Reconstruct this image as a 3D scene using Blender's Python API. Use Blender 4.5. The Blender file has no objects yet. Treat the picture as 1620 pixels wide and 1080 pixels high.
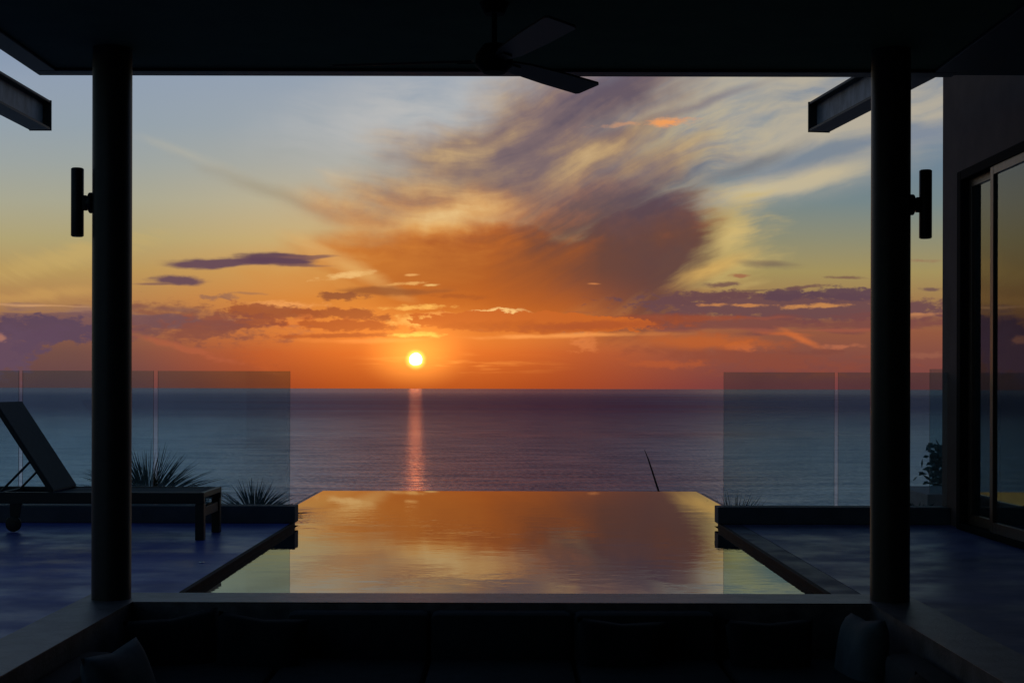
import bpy, bmesh, math, random
from mathutils import Vector, Matrix
R = math.radians
random.seed(11)
S = bpy.context.scene
COL = S.collection

# ------------------------------------------------------------------ camera
EYE = 1.10
cam_d = bpy.data.cameras.new("camera")
cam = bpy.data.objects.new("camera", cam_d)
COL.objects.link(cam)
cam.location = (0, 0, EYE)
cam.rotation_euler = (Matrix.Rotation(R(90), 4, 'X') @ Matrix.Rotation(R(0.13), 4, 'Z')).to_euler()
cam_d.sensor_width = 36
cam_d.lens = 50
cam_d.shift_x = 5 / 1620
cam_d.shift_y = 74 / 1620
cam_d.clip_start = 0.05
cam_d.clip_end = 500000
S.camera = cam
S.view_settings.view_transform = 'Standard'
S.view_settings.look = 'None'
S.view_settings.exposure = 0
S.view_settings.gamma = 1
S.cycles.max_bounces = 8
S.cycles.transparent_max_bounces = 16

# ------------------------------------------------------------------ node language
def lin(c):
    f = lambda v: v / 12.92 if v <= 0.04045 else ((v + 0.055) / 1.055) ** 2.4
    return tuple(f(v / 255) for v in c) + (1.0,)

class NT:
    def __init__(s, tree):
        s.t = tree
        s.k = 0
    def new(s, kind):
        n = s.t.nodes.new(kind)
        s.k += 1
        n.location = ((s.k % 40) * 180, -(s.k // 40) * 240)
        return n
    def put(s, sock, v):
        if isinstance(v, E):
            s.t.links.new(v.o, sock)
        elif v is not None:
            sock.default_value = v
    def math(s, op, a, b=None, c=None, clamp=False):
        n = s.new('ShaderNodeMath')
        n.operation = op
        n.use_clamp = clamp
        for i, v in enumerate((a, b, c)):
            s.put(n.inputs[i], v)
        return E(s, n.outputs[0])
    def smooth(s, a, b, x, lo=0.0, hi=1.0):
        n = s.new('ShaderNodeMapRange')
        n.interpolation_type = 'SMOOTHSTEP'
        s.put(n.inputs[0], x); s.put(n.inputs[1], a); s.put(n.inputs[2], b)
        s.put(n.inputs[3], lo); s.put(n.inputs[4], hi)
        return E(s, n.outputs[0])
    def xyz(s, a, b, c=0.0):
        n = s.new('ShaderNodeCombineXYZ')
        for i, v in enumerate((a, b, c)):
            s.put(n.inputs[i], v)
        return E(s, n.outputs[0])
    def noise(s, v, scale=1.0, detail=4.0, rough=0.5, dist=0.0):
        n = s.new('ShaderNodeTexNoise')
        s.put(n.inputs['Vector'], v)
        n.inputs['Scale'].default_value = scale
        n.inputs['Detail'].default_value = detail
        n.inputs['Roughness'].default_value = rough
        n.inputs['Distortion'].default_value = dist
        return E(s, n.outputs[0])
    def ramp(s, x, stops, interp='EASE'):
        """stops: (position, linear colour)"""
        n = s.new('ShaderNodeValToRGB')
        cr = n.color_ramp
        cr.interpolation = interp
        while len(cr.elements) < len(stops):
            cr.elements.new(0.5)
        for e, (p, c) in zip(cr.elements, stops):
            e.position = p
            e.color = c
        s.put(n.inputs[0], x)
        return E(s, n.outputs[0])
    def mix(s, f, a, b, mode='MIX'):
        n = s.new('ShaderNodeMix')
        n.data_type = 'RGBA'
        n.blend_type = mode
        s.put(n.inputs['Factor'], f)
        s.put(n.inputs[6], a); s.put(n.inputs[7], b)
        return E(s, n.outputs[2])

class E:
    def __init__(s, nt, o):
        s.nt, s.o = nt, o
    def _m(s, op, a, b): return s.nt.math(op, a, b)
    def __add__(s, b): return s._m('ADD', s, b)
    __radd__ = __add__
    def __sub__(s, b): return s._m('SUBTRACT', s, b)
    def __rsub__(s, b): return s._m('SUBTRACT', b, s)
    def __mul__(s, b): return s._m('MULTIPLY', s, b)
    __rmul__ = __mul__
    def __truediv__(s, b): return s._m('DIVIDE', s, b)
    def __rtruediv__(s, b): return s._m('DIVIDE', b, s)
    def __pow__(s, b): return s._m('POWER', s, b)
    def max(s, b): return s._m('MAXIMUM', s, b)
    def min(s, b): return s._m('MINIMUM', s, b)

# ------------------------------------------------------------------ sky
SUN_AZ = math.atan((657 - 805) / 2250)
SUN_EL = math.atan((615 - 570) / 2250)
w = bpy.data.worlds.new("World")
S.world = w
w.use_nodes = True
w.node_tree.nodes.clear()
N = NT(w.node_tree)

def shape_group():
    """one soft ellipse: distance field plus ragged edge, used for every cloud"""
    g = bpy.data.node_groups.new("cloud_shape", 'ShaderNodeTree')
    names = ['X', 'Y', 'wa', 'wb', 'cx', 'cy', 'warp', 'a', 'b', 'c', 'd', 'edge', 'amt', 'lo', 'hi']
    for n in names:
        g.interface.new_socket(n, in_out='INPUT', socket_type='NodeSocketFloat')
    g.interface.new_socket('f', in_out='OUTPUT', socket_type='NodeSocketFloat')
    G = NT(g)
    gi = G.new('NodeGroupInput')
    go = G.new('NodeGroupOutput')
    i = {n: E(G, gi.outputs[k]) for k, n in enumerate(names)}
    ax = G.math('MULTIPLY_ADD', i['wa'] * 2.0, i['warp'], i['X'] - i['cx'])
    ay = G.math('MULTIPLY_ADD', i['wb'], i['warp'], i['Y'] - i['cy'])
    u = G.math('MULTIPLY_ADD', ax, i['a'], ay * i['b'])
    v = G.math('MULTIPLY_ADD', ay, i['c'], ax * i['d'])
    d = 1.0 - G.math('SQRT', u * u + v * v)
    d = G.math('MULTIPLY_ADD', i['edge'], i['amt'], d)
    g.links.new(G.smooth(i['lo'], i['hi'], d).o, go.inputs[0])
    return g

def build_sky():
    tc = N.new('ShaderNodeTexCoord')
    sp = N.new('ShaderNodeSeparateXYZ')
    w.node_tree.links.new(tc.outputs['Generated'], sp.inputs[0])
    dx, dy, dz = (E(N, sp.outputs[i]) for i in range(3))
    dyc = dy.max(0.12)
    # direction of the sky, measured on a tangent plane towards the west
    X = 8.05 + 22.5 * (dx / dyc)
    Y = 6.15 - 22.5 * (dz / dyc)
    west = N.smooth(0.45, 0.85, dy)
    # ---- the sky outside the sunset: physical sky
    sk = N.new('ShaderNodeTexSky')
    sk.sky_type = 'NISHITA'
    sk.sun_disc = False
    sk.sun_elevation = R(3.0)
    sk.sun_rotation = SUN_AZ
    sk.altitude = 60
    sk.dust_density = 1.0
    sk.ozone_density = 3.0
    phys = N.mix(1.0, E(N, sk.outputs[0]), (0.115, 0.105, 0.098, 1), 'MULTIPLY')

    def ramp_v(pts):        # pts: (height, sRGB)
        a, b = -1.0, 6.3
        return N.ramp((Y - a) / (b - a), [((p / 100 - a) / (b - a), lin(c)) for p, c in pts], 'LINEAR')
    left = ramp_v([(-100, (88, 110, 150)), (60, (130, 148, 174)), (130, (144, 158, 176)), (200, (147, 160, 170)),
                   (260, (156, 163, 160)), (320, (168, 166, 144)), (380, (176, 162, 116)), (430, (182, 150, 92)),
                   (475, (178, 132, 82)), (520, (138, 92, 72)), (560, (114, 78, 70)), (612, (98, 66, 70))])
    mid = ramp_v([(-100, (98, 116, 150)), (60, (140, 152, 174)), (130, (150, 162, 177)), (200, (158, 166, 172)),
                  (260, (172, 171, 162)), (320, (192, 178, 146)), (380, (206, 174, 116)), (430, (216, 154, 80)),
                  (475, (222, 136, 56)), (525, (228, 128, 52)), (560, (208, 98, 36)), (612, (158, 66, 26))])
    right = ramp_v([(-100, (78, 98, 136)), (60, (112, 130, 156)), (130, (118, 134, 154)), (200, (112, 132, 152)),
                    (260, (110, 130, 146)), (320, (118, 134, 136)), (380, (142, 140, 114)), (430, (162, 144, 92)),
                    (475, (160, 122, 78)), (525, (146, 88, 64)), (560, (132, 78, 66)), (612, (118, 62, 64))])
    c = N.mix(N.smooth(1.0, 5.8, X), left, mid)
    c = N.mix(N.smooth(7.4, 12.4, X), c, right)

    # ---- warps and streaks
    P = N.xyz(X, Y)
    wa = N.noise(P, 0.9, 4.5, 0.55) - 0.5
    wb = N.noise(N.xyz(X + 31.0, Y + 7.0), 0.9, 4.5, 0.55) - 0.5
    fine = N.noise(N.xyz(X * 3.0, Y * 7.0), 1.0, 6, 0.6) - 0.5
    puff = N.noise(N.xyz(X * 3.4, Y * 7.5, 3.0), 1.0, 7, 0.62) - 0.5
    band = N.noise(N.xyz(X * 0.9, Y * 5.0, 5.0), 1.0, 4.5, 0.55) - 0.5
    ws = N.noise(N.xyz(X * 0.5, Y * 0.5, 17.0), 1.0, 2, 0.5) - 0.5
    xl = (X - 7.3).min(0.0)
    T = Y + 0.040 * xl * xl + 1.15 * N.smooth(7.3, 11.6, X) + 0.20 * (X - 8.4).max(0.0) + 0.8 * ws + 0.10 * wa
    st1 = N.noise(N.xyz(X * 0.42, T * 1.5, 1.0), 1.0, 6, 0.52)
    st2 = N.noise(N.xyz(X * 0.9 + 9.0, T * 3.6, 2.0), 1.0, 6, 0.56)
    st3 = N.noise(N.xyz(X * 0.9 + 3.0, T * 9.0, 6.0), 1.0, 3, 0.55)
    streak = 0.55 * st1 + 0.32 * st2 + 0.13 * st3
    s1, s2 = st1 - 0.5, st2 - 0.5
    sc = streak - 0.5
    blobg = shape_group()

    def blob(cx, cy, rx, ry, rot=0.0, warp=0.0, soft=(0.0, 1.0), edge=None, amt=0.0):
        cs, sn = math.cos(R(rot)), math.sin(R(rot))
        n = N.new('ShaderNodeGroup')
        n.node_tree = blobg
        vals = [X, Y, wa, wb, cx / 100, cy / 100, warp, cs * 100 / rx, sn * 100 / rx, cs * 100 / ry, -sn * 100 / ry,
                0.0 if edge is None else edge, amt, soft[0], soft[1]]
        for k, v in enumerate(vals):
            N.put(n.inputs[k], v)
        return E(N, n.outputs[0])

    def over(col, a, rgb):
        return N.mix(a, col, lin(rgb) if len(rgb) == 3 else rgb)

    # ---- cream veil over the upper middle, fan of cirrus on the right
    veil = blob(690, 190, 360, 140, -6, 0.6, (0.0, 1.0)) * N.smooth(0.30, 0.60, streak)
    c = over(c, veil * 0.85, (192, 190, 187))
    fan = blob(1210, 185, 600, 165, -14, 0.4, (0.0, 0.5)) * N.smooth(0.30, 0.56, streak)
    c = over(c, fan * 0.92, (184, 174, 154))
    fanw = blob(1060, 240, 240, 90, -16, 0.4, (0.0, 0.9)) * N.smooth(0.38, 0.58, st2)
    c = over(c, fanw * 0.8, (196, 180, 140))
    gap0 = blob(1130, 160, 150, 12, -17, 0.3, (0.0, 1.0), s2, 1.4)
    c = over(c, gap0 * 0.7, (120, 118, 132))
    gap = blob(1300, 243, 240, 30, -13, 0.25, (0.0, 0.9), s2, 1.0)
    c = over(c, gap * 0.9, (116, 130, 146))
    gap3 = blob(1180, 262, 150, 18, -22, 0.2, (0.0, 1.0), s2, 1.0)
    c = over(c, gap3 * 0.75, (112, 116, 124))
    gap2 = blob(1450, 215, 130, 34, -11, 0.3, (0.0, 0.9), s2, 1.2)
    c = over(c, gap2 * 0.75, (118, 132, 152))
    fan2 = blob(1262, 290, 170, 24, -12, 0.14, (0.0, 0.9), s2, 1.2)
    c = over(c, fan2 * 0.9, (196, 182, 150))
    fan4 = blob(1175, 308, 70, 16, -14, 0.1, (0.0, 0.8), s2, 0.8)
    c = over(c, fan4 * 0.6, (204, 190, 152))
    # golden fringe right of the dark head
    fr = blob(1130, 385, 125, 100, -25, 0.45, (0.0, 0.8), s2, 1.6)
    c = over(c, fr * 0.80, (200, 174, 108))
    frs = blob(1165, 372, 60, 26, -28, 0.3, (0.0, 0.9), s2, 1.6)
    c = over(c, frs * 0.7, (212, 184, 118))
    fr2 = blob(1090, 438, 140, 18, -20, 0.10, (0.0, 0.9))
    c = over(c, fr2 * 0.95, (224, 180, 100))
    fr3 = blob(1020, 466, 70, 18, -12, 0.1, (0.0, 0.8))
    c = over(c, fr3 * 0.7, (222, 150, 74))
    # faint warm arcs on the far left, and a long thin shadow streak
    arc = blob(110, 408, 190, 30, -14, 0.25, (0.0, 1.0), s2, 1.8)
    c = over(c, arc * 0.5, (204, 172, 104))
    arc2 = blob(60, 470, 170, 16, -6, 0.2, (0.0, 0.9), s2, 1.6)
    c = over(c, arc2 * 0.5, (206, 160, 92))
    arc3 = blob(300, 250, 130, 14, 20, 0.2, (0.0, 1.2), s2, 1.4)
    c = over(c, arc3 * 0.3, (196, 186, 160))
    shade = blob(430, 308, 200, 20, 20, 0.25, (0.0, 1.2), s2, 1.2)
    c = over(c, shade * 0.42, (150, 136, 112))

    # ---- the big plume: one tone field, coloured by height
    tone = N.ramp(X / 16.0, [(p / 1600, (q, q, q, 1)) for p, q in
                             [(440, .66), (600, .57), (740, .49), (820, .38), (895, .25), (960, .14), (1030, .06), (1140, .05)]], 'LINEAR')
    hi_ = N.smooth(4.1, 2.9, Y + 0.9 * wb)                   # 1 in the fibrous upper part
    tone = tone + hi_ * N.smooth(7.2, 9.6, X) * 0.26
    tone = tone - 0.40 * blob(955, 150, 210, 95, -16, 0.6, (0.0, 1.0))
    tone = tone - 0.17 * blob(850, 235, 230, 85, -28, 0.7, (0.0, 1.0))
    tone = tone - 0.12 * blob(640, 318, 170, 28, 8, 0.4, (0.0, 1.0))
    tone = tone - 0.12 * blob(720, 240, 230, 80, -14, 0.7, (0.0, 1.0))
    tone = tone - 0.26 * blob(950, 325, 230, 75, -10, 0.4, (0.0, 1.0))
    tone = tone + 0.46 * blob(725, 342, 170, 40, -6, 0.45, (0.0, 1.0))
    tone = tone + 0.16 * blob(700, 285, 150, 44, -6, 0.5, (0.0, 1.0))
    tone = tone + 0.16 * blob(930, 262, 150, 46, -30, 0.4, (0.0, 1.0))
    tone = tone + 0.20 * blob(1090, 236, 190, 44, -20, 0.4, (0.0, 1.0))
    amp = N.smooth(4.5, 3.0, Y) * 1.15 + 0.35
    amp = amp - 1.0 * blob(1050, 385, 160, 105, -15, 0.2, (0.0, 0.8))
    cot = N.noise(N.xyz(X, Y * 1.3, 23.0), 1.5, 6, 0.58) - 0.5
    tone = N.math('ADD', tone, sc * amp.max(0.2) + cot * 0.55 * N.smooth(4.6, 3.2, Y), clamp=True)
    upc = N.ramp(tone, [(0.0, lin((88, 70, 88))), (0.25, lin((118, 94, 98))), (0.45, lin((150, 120, 100))), (0.62, lin((184, 150, 108))),
                        (0.82, lin((212, 178, 126))), (1.0, lin((226, 198, 150)))], 'LINEAR')
    loc_ = N.ramp(tone, [(0.0, lin((88, 62, 66))), (0.15, lin((104, 64, 56))), (0.30, lin((142, 76, 44))), (0.45, lin((176, 92, 38))),
                         (0.60, lin((200, 116, 46))), (0.78, lin((222, 152, 76))), (1.0, lin((240, 190, 116)))], 'LINEAR')
    pc = N.mix(N.smooth(2.6, 3.9, Y + 0.9 * wb), upc, loc_)
    warm = N.smooth(4.2, 5.1, Y) * N.smooth(10.6, 8.6, X)
    pc = over(pc, warm * 0.7, (206, 104, 34))
    b1 = blob(800, 425, 400, 130, 4, 0.45, (0.0, 0.55), s1, 0.9)
    b2 = blob(1005, 398, 176, 116, -26, 0.26, (0.0, 0.5), s2, 0.6)
    b3 = blob(1066, 366, 92, 66, 10, 0.26, (0.0, 0.55), s2, 0.6)
    b4 = blob(830, 280, 400, 155, -14, 0.6, (0.0, 0.7), s1, 1.1)
    b5 = blob(970, 160, 250, 105, -26, 0.6, (0.0, 0.9), s1, 1.0)
    b6 = blob(590, 345, 230, 56, 10, 0.4, (0.0, 1.1), s1, 1.4)
    b7 = blob(1020, 275, 190, 90, -18, 0.5, (0.0, 0.8), s1, 1.0)
    b9 = blob(930, 330, 260, 100, -14, 0.5, (0.0, 0.7), s1, 0.9)
    b10 = blob(880, 462, 230, 60, 0, 0.25, (0.0, 0.6), s1, 0.6)
    b8 = blob(860, 210, 300, 140, -34, 0.6, (0.0, 0.75), s1, 1.1)
    plume = b1.max(b2).max(b3).max(b4 * 0.92).max(b5 * 0.92).max(b6 * 0.85).max(b7 * 0.85).max(b8 * 0.92).max(b9 * 0.95).max(b10 * 0.92)
    c = N.mix(plume * 0.96, c, pc)
    rays = blob(560, 428, 130, 20, 26, 0.14, (0.0, 1.0), s2, 0.8)
    c = over(c, rays * 0.6, (232, 178, 104))
    rays2 = blob(505, 395, 90, 18, 24, 0.2, (0.0, 1.0), s2, 0.8)
    c = over(c, rays2 * 0.3, (222, 180, 116))

    # ---- low cloud decks
    def cloud(cx, cy, rx, ry, rgb, a=0.9, rot=0.0, soft=0.30, e=None, amt=0.55, warp=0.04):
        nonlocal c
        c = over(c, blob(cx, cy, rx, ry, rot, warp, (0.0, soft), band if e is None else e, amt) * a, rgb)
    cloud(360, 417, 130, 11, (98, 70, 86), 0.95, -2, 0.5, band, 1.2, 0.16)
    cloud(425, 412, 80, 14, (94, 66, 82), 0.95, 1, 0.5, band, 1.4, 0.16)
    cloud(485, 408, 60, 4, (126, 88, 84), 0.8, -1, 0.6, band, 1.0, 0.08)
    cloud(470, 421, 70, 3, (126, 88, 84), 0.6, 2, 0.8, band, 1.0, 0.08)
    cloud(280, 446, 58, 10, (100, 72, 86), 0.95, 1, 0.6, puff, 0.8, 0.16)
    cloud(250, 452, 50, 3, (118, 84, 84), 0.7, 1, 0.8, band, 1.0, 0.08)
    cloud(332, 473, 28, 6, (146, 102, 84), 0.7, 0, 0.5, puff, 3.0, 0.1)
    cloud(362, 471, 24, 6, (146, 102, 84), 0.7, 0, 0.5, puff, 3.0, 0.1)
    cloud(395, 466, 40, 3, (150, 106, 84), 0.5, 2, 0.8, puff, 2.0, 0.1)
    cloud(540, 438, 52, 8, (244, 194, 122), 0.8, -8, 0.9, fine, 3.0, 0.12)
    cloud(648, 449, 40, 3.5, (246, 186, 106), 0.7, -4, 0.9, fine, 3.0, 0.1)
    cloud(682, 452, 14, 3, (250, 200, 120), 0.8, -2, 0.9, fine, 2.0)
    cloud(648, 436, 16, 2.5, (244, 180, 104), 0.7, -2, 0.9, fine, 2.0)
    cloud(940, 450, 14, 2.5, (224, 140, 80), 0.7, 0, 0.9, fine, 1.0)
    cloud(612, 462, 130, 9, (150, 86, 48), 0.8, 0, 0.8, band, 1.8, 0.15)
    cloud(545, 471, 48, 9, (146, 82, 52), 0.85, 2, 0.5, puff, 2.6, 0.12)
    cloud(720, 470, 60, 5, (170, 88, 40), 0.6, 2, 0.8, puff, 2.6, 0.12)
    # left bank
    cloud(290, 512, 190, 36, (136, 84, 68), 0.8, 4, 0.8, puff, 2.6, 0.2)
    cloud(250, 490, 130, 8, (132, 88, 76), 0.7, 5, 0.8, band, 2.4, 0.15)
    cloud(440, 485, 78, 10, (244, 164, 92), 0.8, 0, 0.7, puff, 2.4, 0.12)
    cloud(430, 494, 90, 14, (160, 86, 52), 0.92, 3, 0.4, puff, 2.2, 0.14)
    cloud(545, 499, 100, 10, (166, 86, 46), 0.9, 4, 0.4, puff, 2.4, 0.14)
    cloud(470, 512, 170, 11, (228, 126, 58), 0.65, 1, 0.8, puff, 4.0, 0.2)
    cloud(545, 516, 120, 10, (178, 88, 42), 0.9, 2, 0.5, puff, 2.8, 0.14)
    cloud(395, 512, 70, 14, (152, 80, 54), 0.85, -6, 0.6, puff, 3.0, 0.2)
    cloud(540, 532, 150, 5, (174, 84, 42), 0.85, -1, 0.7, puff, 2.0, 0.1)
    cloud(110, 493, 200, 12, (146, 110, 98), 0.7, 0, 0.8, band, 3.4, 0.15)
    cloud(60, 486, 120, 3, (222, 168, 116), 0.6, 1, 1.0, band, 2.0, 0.1)
    cloud(190, 508, 260, 15, (112, 80, 86), 0.75, 3, 0.6, band, 3.4, 0.2)
    cloud(70, 524, 150, 25, (92, 70, 88), 0.95, 1, 0.35, puff, 1.9, 0.16)
    cloud(16, 560, 62, 42, (98, 74, 92), 0.9, -30, 0.45, puff, 2.0, 0.2)
    cloud(60, 545, 50, 24, (96, 72, 90), 0.85, -30, 0.45, puff, 2.6, 0.2)
    cloud(2, 538, 16, 10, (190, 128, 100), 0.6, 0, 0.7, puff, 2.6, 0.2)
    cloud(330, 522, 90, 26, (140, 80, 64), 0.8, -8, 0.6, puff, 2.6, 0.2)
    cloud(225, 525, 40, 16, (120, 78, 76), 0.7, 0, 0.6, puff, 3.0, 0.2)
    cloud(300, 556, 150, 8, (186, 98, 66), 0.5, 16, 0.9, puff, 2.6, 0.2)
    cloud(420, 570, 60, 30, (196, 92, 40), 0.35, 10, 0.9, puff, 3.0, 0.2)
    # right bank
    cloud(1265, 485, 310, 27, (106, 72, 76), 0.93, 1, 0.35, puff, 1.7, 0.14)
    cloud(1110, 471, 110, 13, (106, 72, 74), 0.9, -4, 0.5, puff, 2.2, 0.14)
    cloud(1335, 466, 70, 13, (94, 68, 78), 0.95, 0, 0.4, puff, 2.2, 0.14)
    cloud(1245, 466, 50, 11, (94, 68, 78), 0.95, 0, 0.4, puff, 2.2, 0.14)
    cloud(1180, 483, 90, 4, (196, 130, 76), 0.9, 0, 0.8, fine, 3.6, 0.1)
    cloud(1290, 484, 70, 5, (200, 136, 78), 0.9, -2, 0.8, fine, 3.6, 0.1)
    cloud(1460, 497, 70, 5, (190, 128, 84), 0.85, -2, 0.8, fine, 3.0, 0.1)
    cloud(1240, 511, 460, 19, (122, 72, 68), 0.85, 0, 0.7, band, 3.0, 0.2)
    cloud(1100, 503, 240, 5, (164, 88, 62), 0.6, 0, 1.0, band, 3.0, 0.1)
    cloud(1300, 522, 300, 4, (168, 92, 68), 0.55, 0, 1.0, band, 3.0, 0.1)
    cloud(1000, 508, 190, 14, (146, 74, 50), 0.85, -1, 0.7, puff, 2.0, 0.14)
    cloud(1215, 418, 66, 9, (120, 102, 86), 0.75, 4, 1.0, band, 1.6, 0.14)
    cloud(1140, 450, 32, 6, (116, 84, 76), 0.9, -3, 0.7, puff, 2.2, 0.1)
    cloud(1170, 436, 20, 4, (158, 98, 72), 0.8, 0, 0.8, puff, 2.4, 0.1)
    cloud(1340, 440, 36, 3.5, (122, 92, 76), 0.85, 0, 0.8, puff, 2.0, 0.1)
    cloud(1190, 459, 46, 3, (118, 88, 74), 0.85, -2, 0.8, puff, 1.8, 0.1)
    cloud(1270, 455, 50, 4.5, (112, 80, 76), 0.85, -4, 0.7, puff, 2.2, 0.1)
    cloud(1460, 412, 36, 4, (150, 112, 86), 0.6, 0, 1.0, puff, 2.0, 0.1)
    cloud(1475, 457, 28, 5, (108, 80, 78), 0.85, 0, 0.6, puff, 2.0, 0.1)
    # middle bank over the sun
    cloud(655, 487, 72, 5, (250, 184, 88), 0.9, -2, 0.9, fine, 3.4, 0.1)
    cloud(655, 507, 46, 14, (252, 190, 96), 0.9, 0, 0.9, fine, 2.6, 0.12)
    cloud(800, 500, 66, 12.5, (255, 206, 130), 0.9, 2, 0.3, puff, 1.5, 0.08)
    cloud(700, 502, 40, 10, (250, 170, 86), 0.6, 2, 0.4, puff, 1.5, 0.08)
    cloud(838, 510.5, 205, 19, (200, 102, 42), 1.0, 1, 0.16, puff, 1.5, 0.08)
    cloud(850, 518, 190, 12, (186, 92, 38), 0.7, 0, 0.7, puff, 2.0, 0.12)
    cloud(940, 516, 190, 11, (172, 84, 46), 0.7, -2, 0.8, puff, 2.2, 0.14)
    cloud(880, 532, 270, 5, (252, 160, 82), 0.75, -1.5, 1.2, band, 2.4, 0.1)
    cloud(660, 531, 50, 6, (255, 198, 88), 0.9, 0, 0.9, fine, 3.0, 0.1)
    cloud(570, 540, 130, 5, (250, 150, 72), 0.6, 0, 1.0, band, 2.0, 0.1)
    cloud(925, 545, 30, 18, (242, 142, 78), 0.4, 8, 0.8, puff, 4.0, 0.1)
    # right low haze banks
    cloud(1190, 565, 260, 34, (144, 74, 54), 0.6, 5, 0.9, puff, 2.4, 0.2)
    cloud(1175, 549, 50, 9, (208, 112, 64), 0.6, 4, 0.8, puff, 3.0, 0.15)
    cloud(1120, 541, 150, 17, (192, 98, 46), 0.75, 2, 0.8, puff, 1.0, 0.1)
    cloud(1268, 536, 50, 9, (212, 112, 58), 0.75, 24, 1.0, fine, 1.0, 0.06)
    cloud(1240, 528, 60, 5, (206, 106, 52), 0.6, 3, 1.0, fine, 1.0, 0.06)
    cloud(1290, 556, 60, 6, (124, 72, 62), 0.6, 0, 0.8, puff, 3.0, 0.15)
    cloud(1330, 548, 40, 5, (206, 120, 82), 0.5, 0, 0.9, puff, 3.0, 0.15)
    cloud(1060, 575, 90, 10, (198, 96, 46), 0.4, 3, 0.9, puff, 3.0, 0.15)
    cloud(1460, 560, 60, 8, (158, 98, 76), 0.5, 0, 0.9, puff, 3.0, 0.15)
    # orange scrap high up
    cloud(1062, 193, 62, 9, (240, 158, 92), 0.95, -3, 0.9, fine, 2.4, 0.05)
    cloud(985, 197, 60, 5, (206, 150, 112), 0.6, -4, 0.9, fine, 3.4, 0.05)

    # ---- low haze, glow and the sun's disc
    hz = N.smooth(5.35, 6.2, Y)
    c = over(c, hz * blob(690, 600, 480, 150, 0, 0, (0.0, 0.9)) * 0.40, (208, 92, 32))
    rings = N.noise(N.xyz(X * 1.2, Y * 14.0, 8.0), 1.0, 5, 0.55)
    rip = blob(720, 575, 220, 26, 1, 0.05, (0.0, 1.0)) * N.smooth(0.48, 0.66, rings)
    c = over(c, rip * 0.5, (250, 150, 66))
    g3 = blob(657, 552, 300, 105, 0, 0, (0.0, 1.4))
    c = N.mix(g3, c, (0.38, 0.12, 0.015, 1), 'ADD')
    g1 = blob(657, 564, 100, 62, 0, 0, (0.0, 1.3))
    c = N.mix(g1, c, (0.95, 0.38, 0.05, 1), 'ADD')
    ax = X - 6.575
    ay = (Y - 5.70) * 1.02
    rr = N.math('SQRT', ax * ax + ay * ay) + 0.05 * fine
    halo = N.smooth(0.19, 0.09, rr)
    c = N.mix(halo, c, (1.0, 0.60, 0.10, 1), 'ADD')
    disc = N.smooth(0.112, 0.080, rr) * N.smooth(5.80, 5.74, Y + 0.25 * band)
    c = N.mix(disc, c, (9.0, 7.4, 4.0, 1), 'MIX')

    up_el = N.smooth(0.24, 0.5, dz)
    c = N.mix(west * (1.0 - up_el), phys, c)
    bg = N.new('ShaderNodeBackground')
    N.put(bg.inputs[0], c)
    bg.inputs[1].default_value = 1.0
    out = N.new('ShaderNodeOutputWorld')
    w.node_tree.links.new(bg.outputs[0], out.inputs[0])
build_sky()
w.cycles.sampling_method = 'MANUAL'
w.cycles.sample_map_resolution = 1024

# ------------------------------------------------------------------ sun
sl = bpy.data.lights.new("sun", 'SUN')
sl.energy = 0.0055
sl.angle = R(0.53)
sl.color = (1.0, 0.24, 0.05)
so = bpy.data.objects.new("sun", sl)
COL.objects.link(so)
sd = Vector((math.sin(SUN_AZ) * math.cos(SUN_EL), math.cos(SUN_AZ) * math.cos(SUN_EL), math.sin(SUN_EL)))
so.rotation_euler = sd.to_track_quat('Z', 'Y').to_euler()
so.location = sd * 30

# ------------------------------------------------------------------ helpers
def tag(o, label=None, cat=None, group=None, kind=None):
    if label: o['label'] = label
    if cat: o['category'] = cat
    if group: o['group'] = group
    if kind: o['kind'] = kind
    return o

def empty(name, loc=(0, 0, 0), rz=0):
    o = bpy.data.objects.new(name, None)
    o.empty_display_size = 0.2
    o.location = loc
    o.rotation_euler = (0, 0, rz)
    COL.objects.link(o)
    return o

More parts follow.
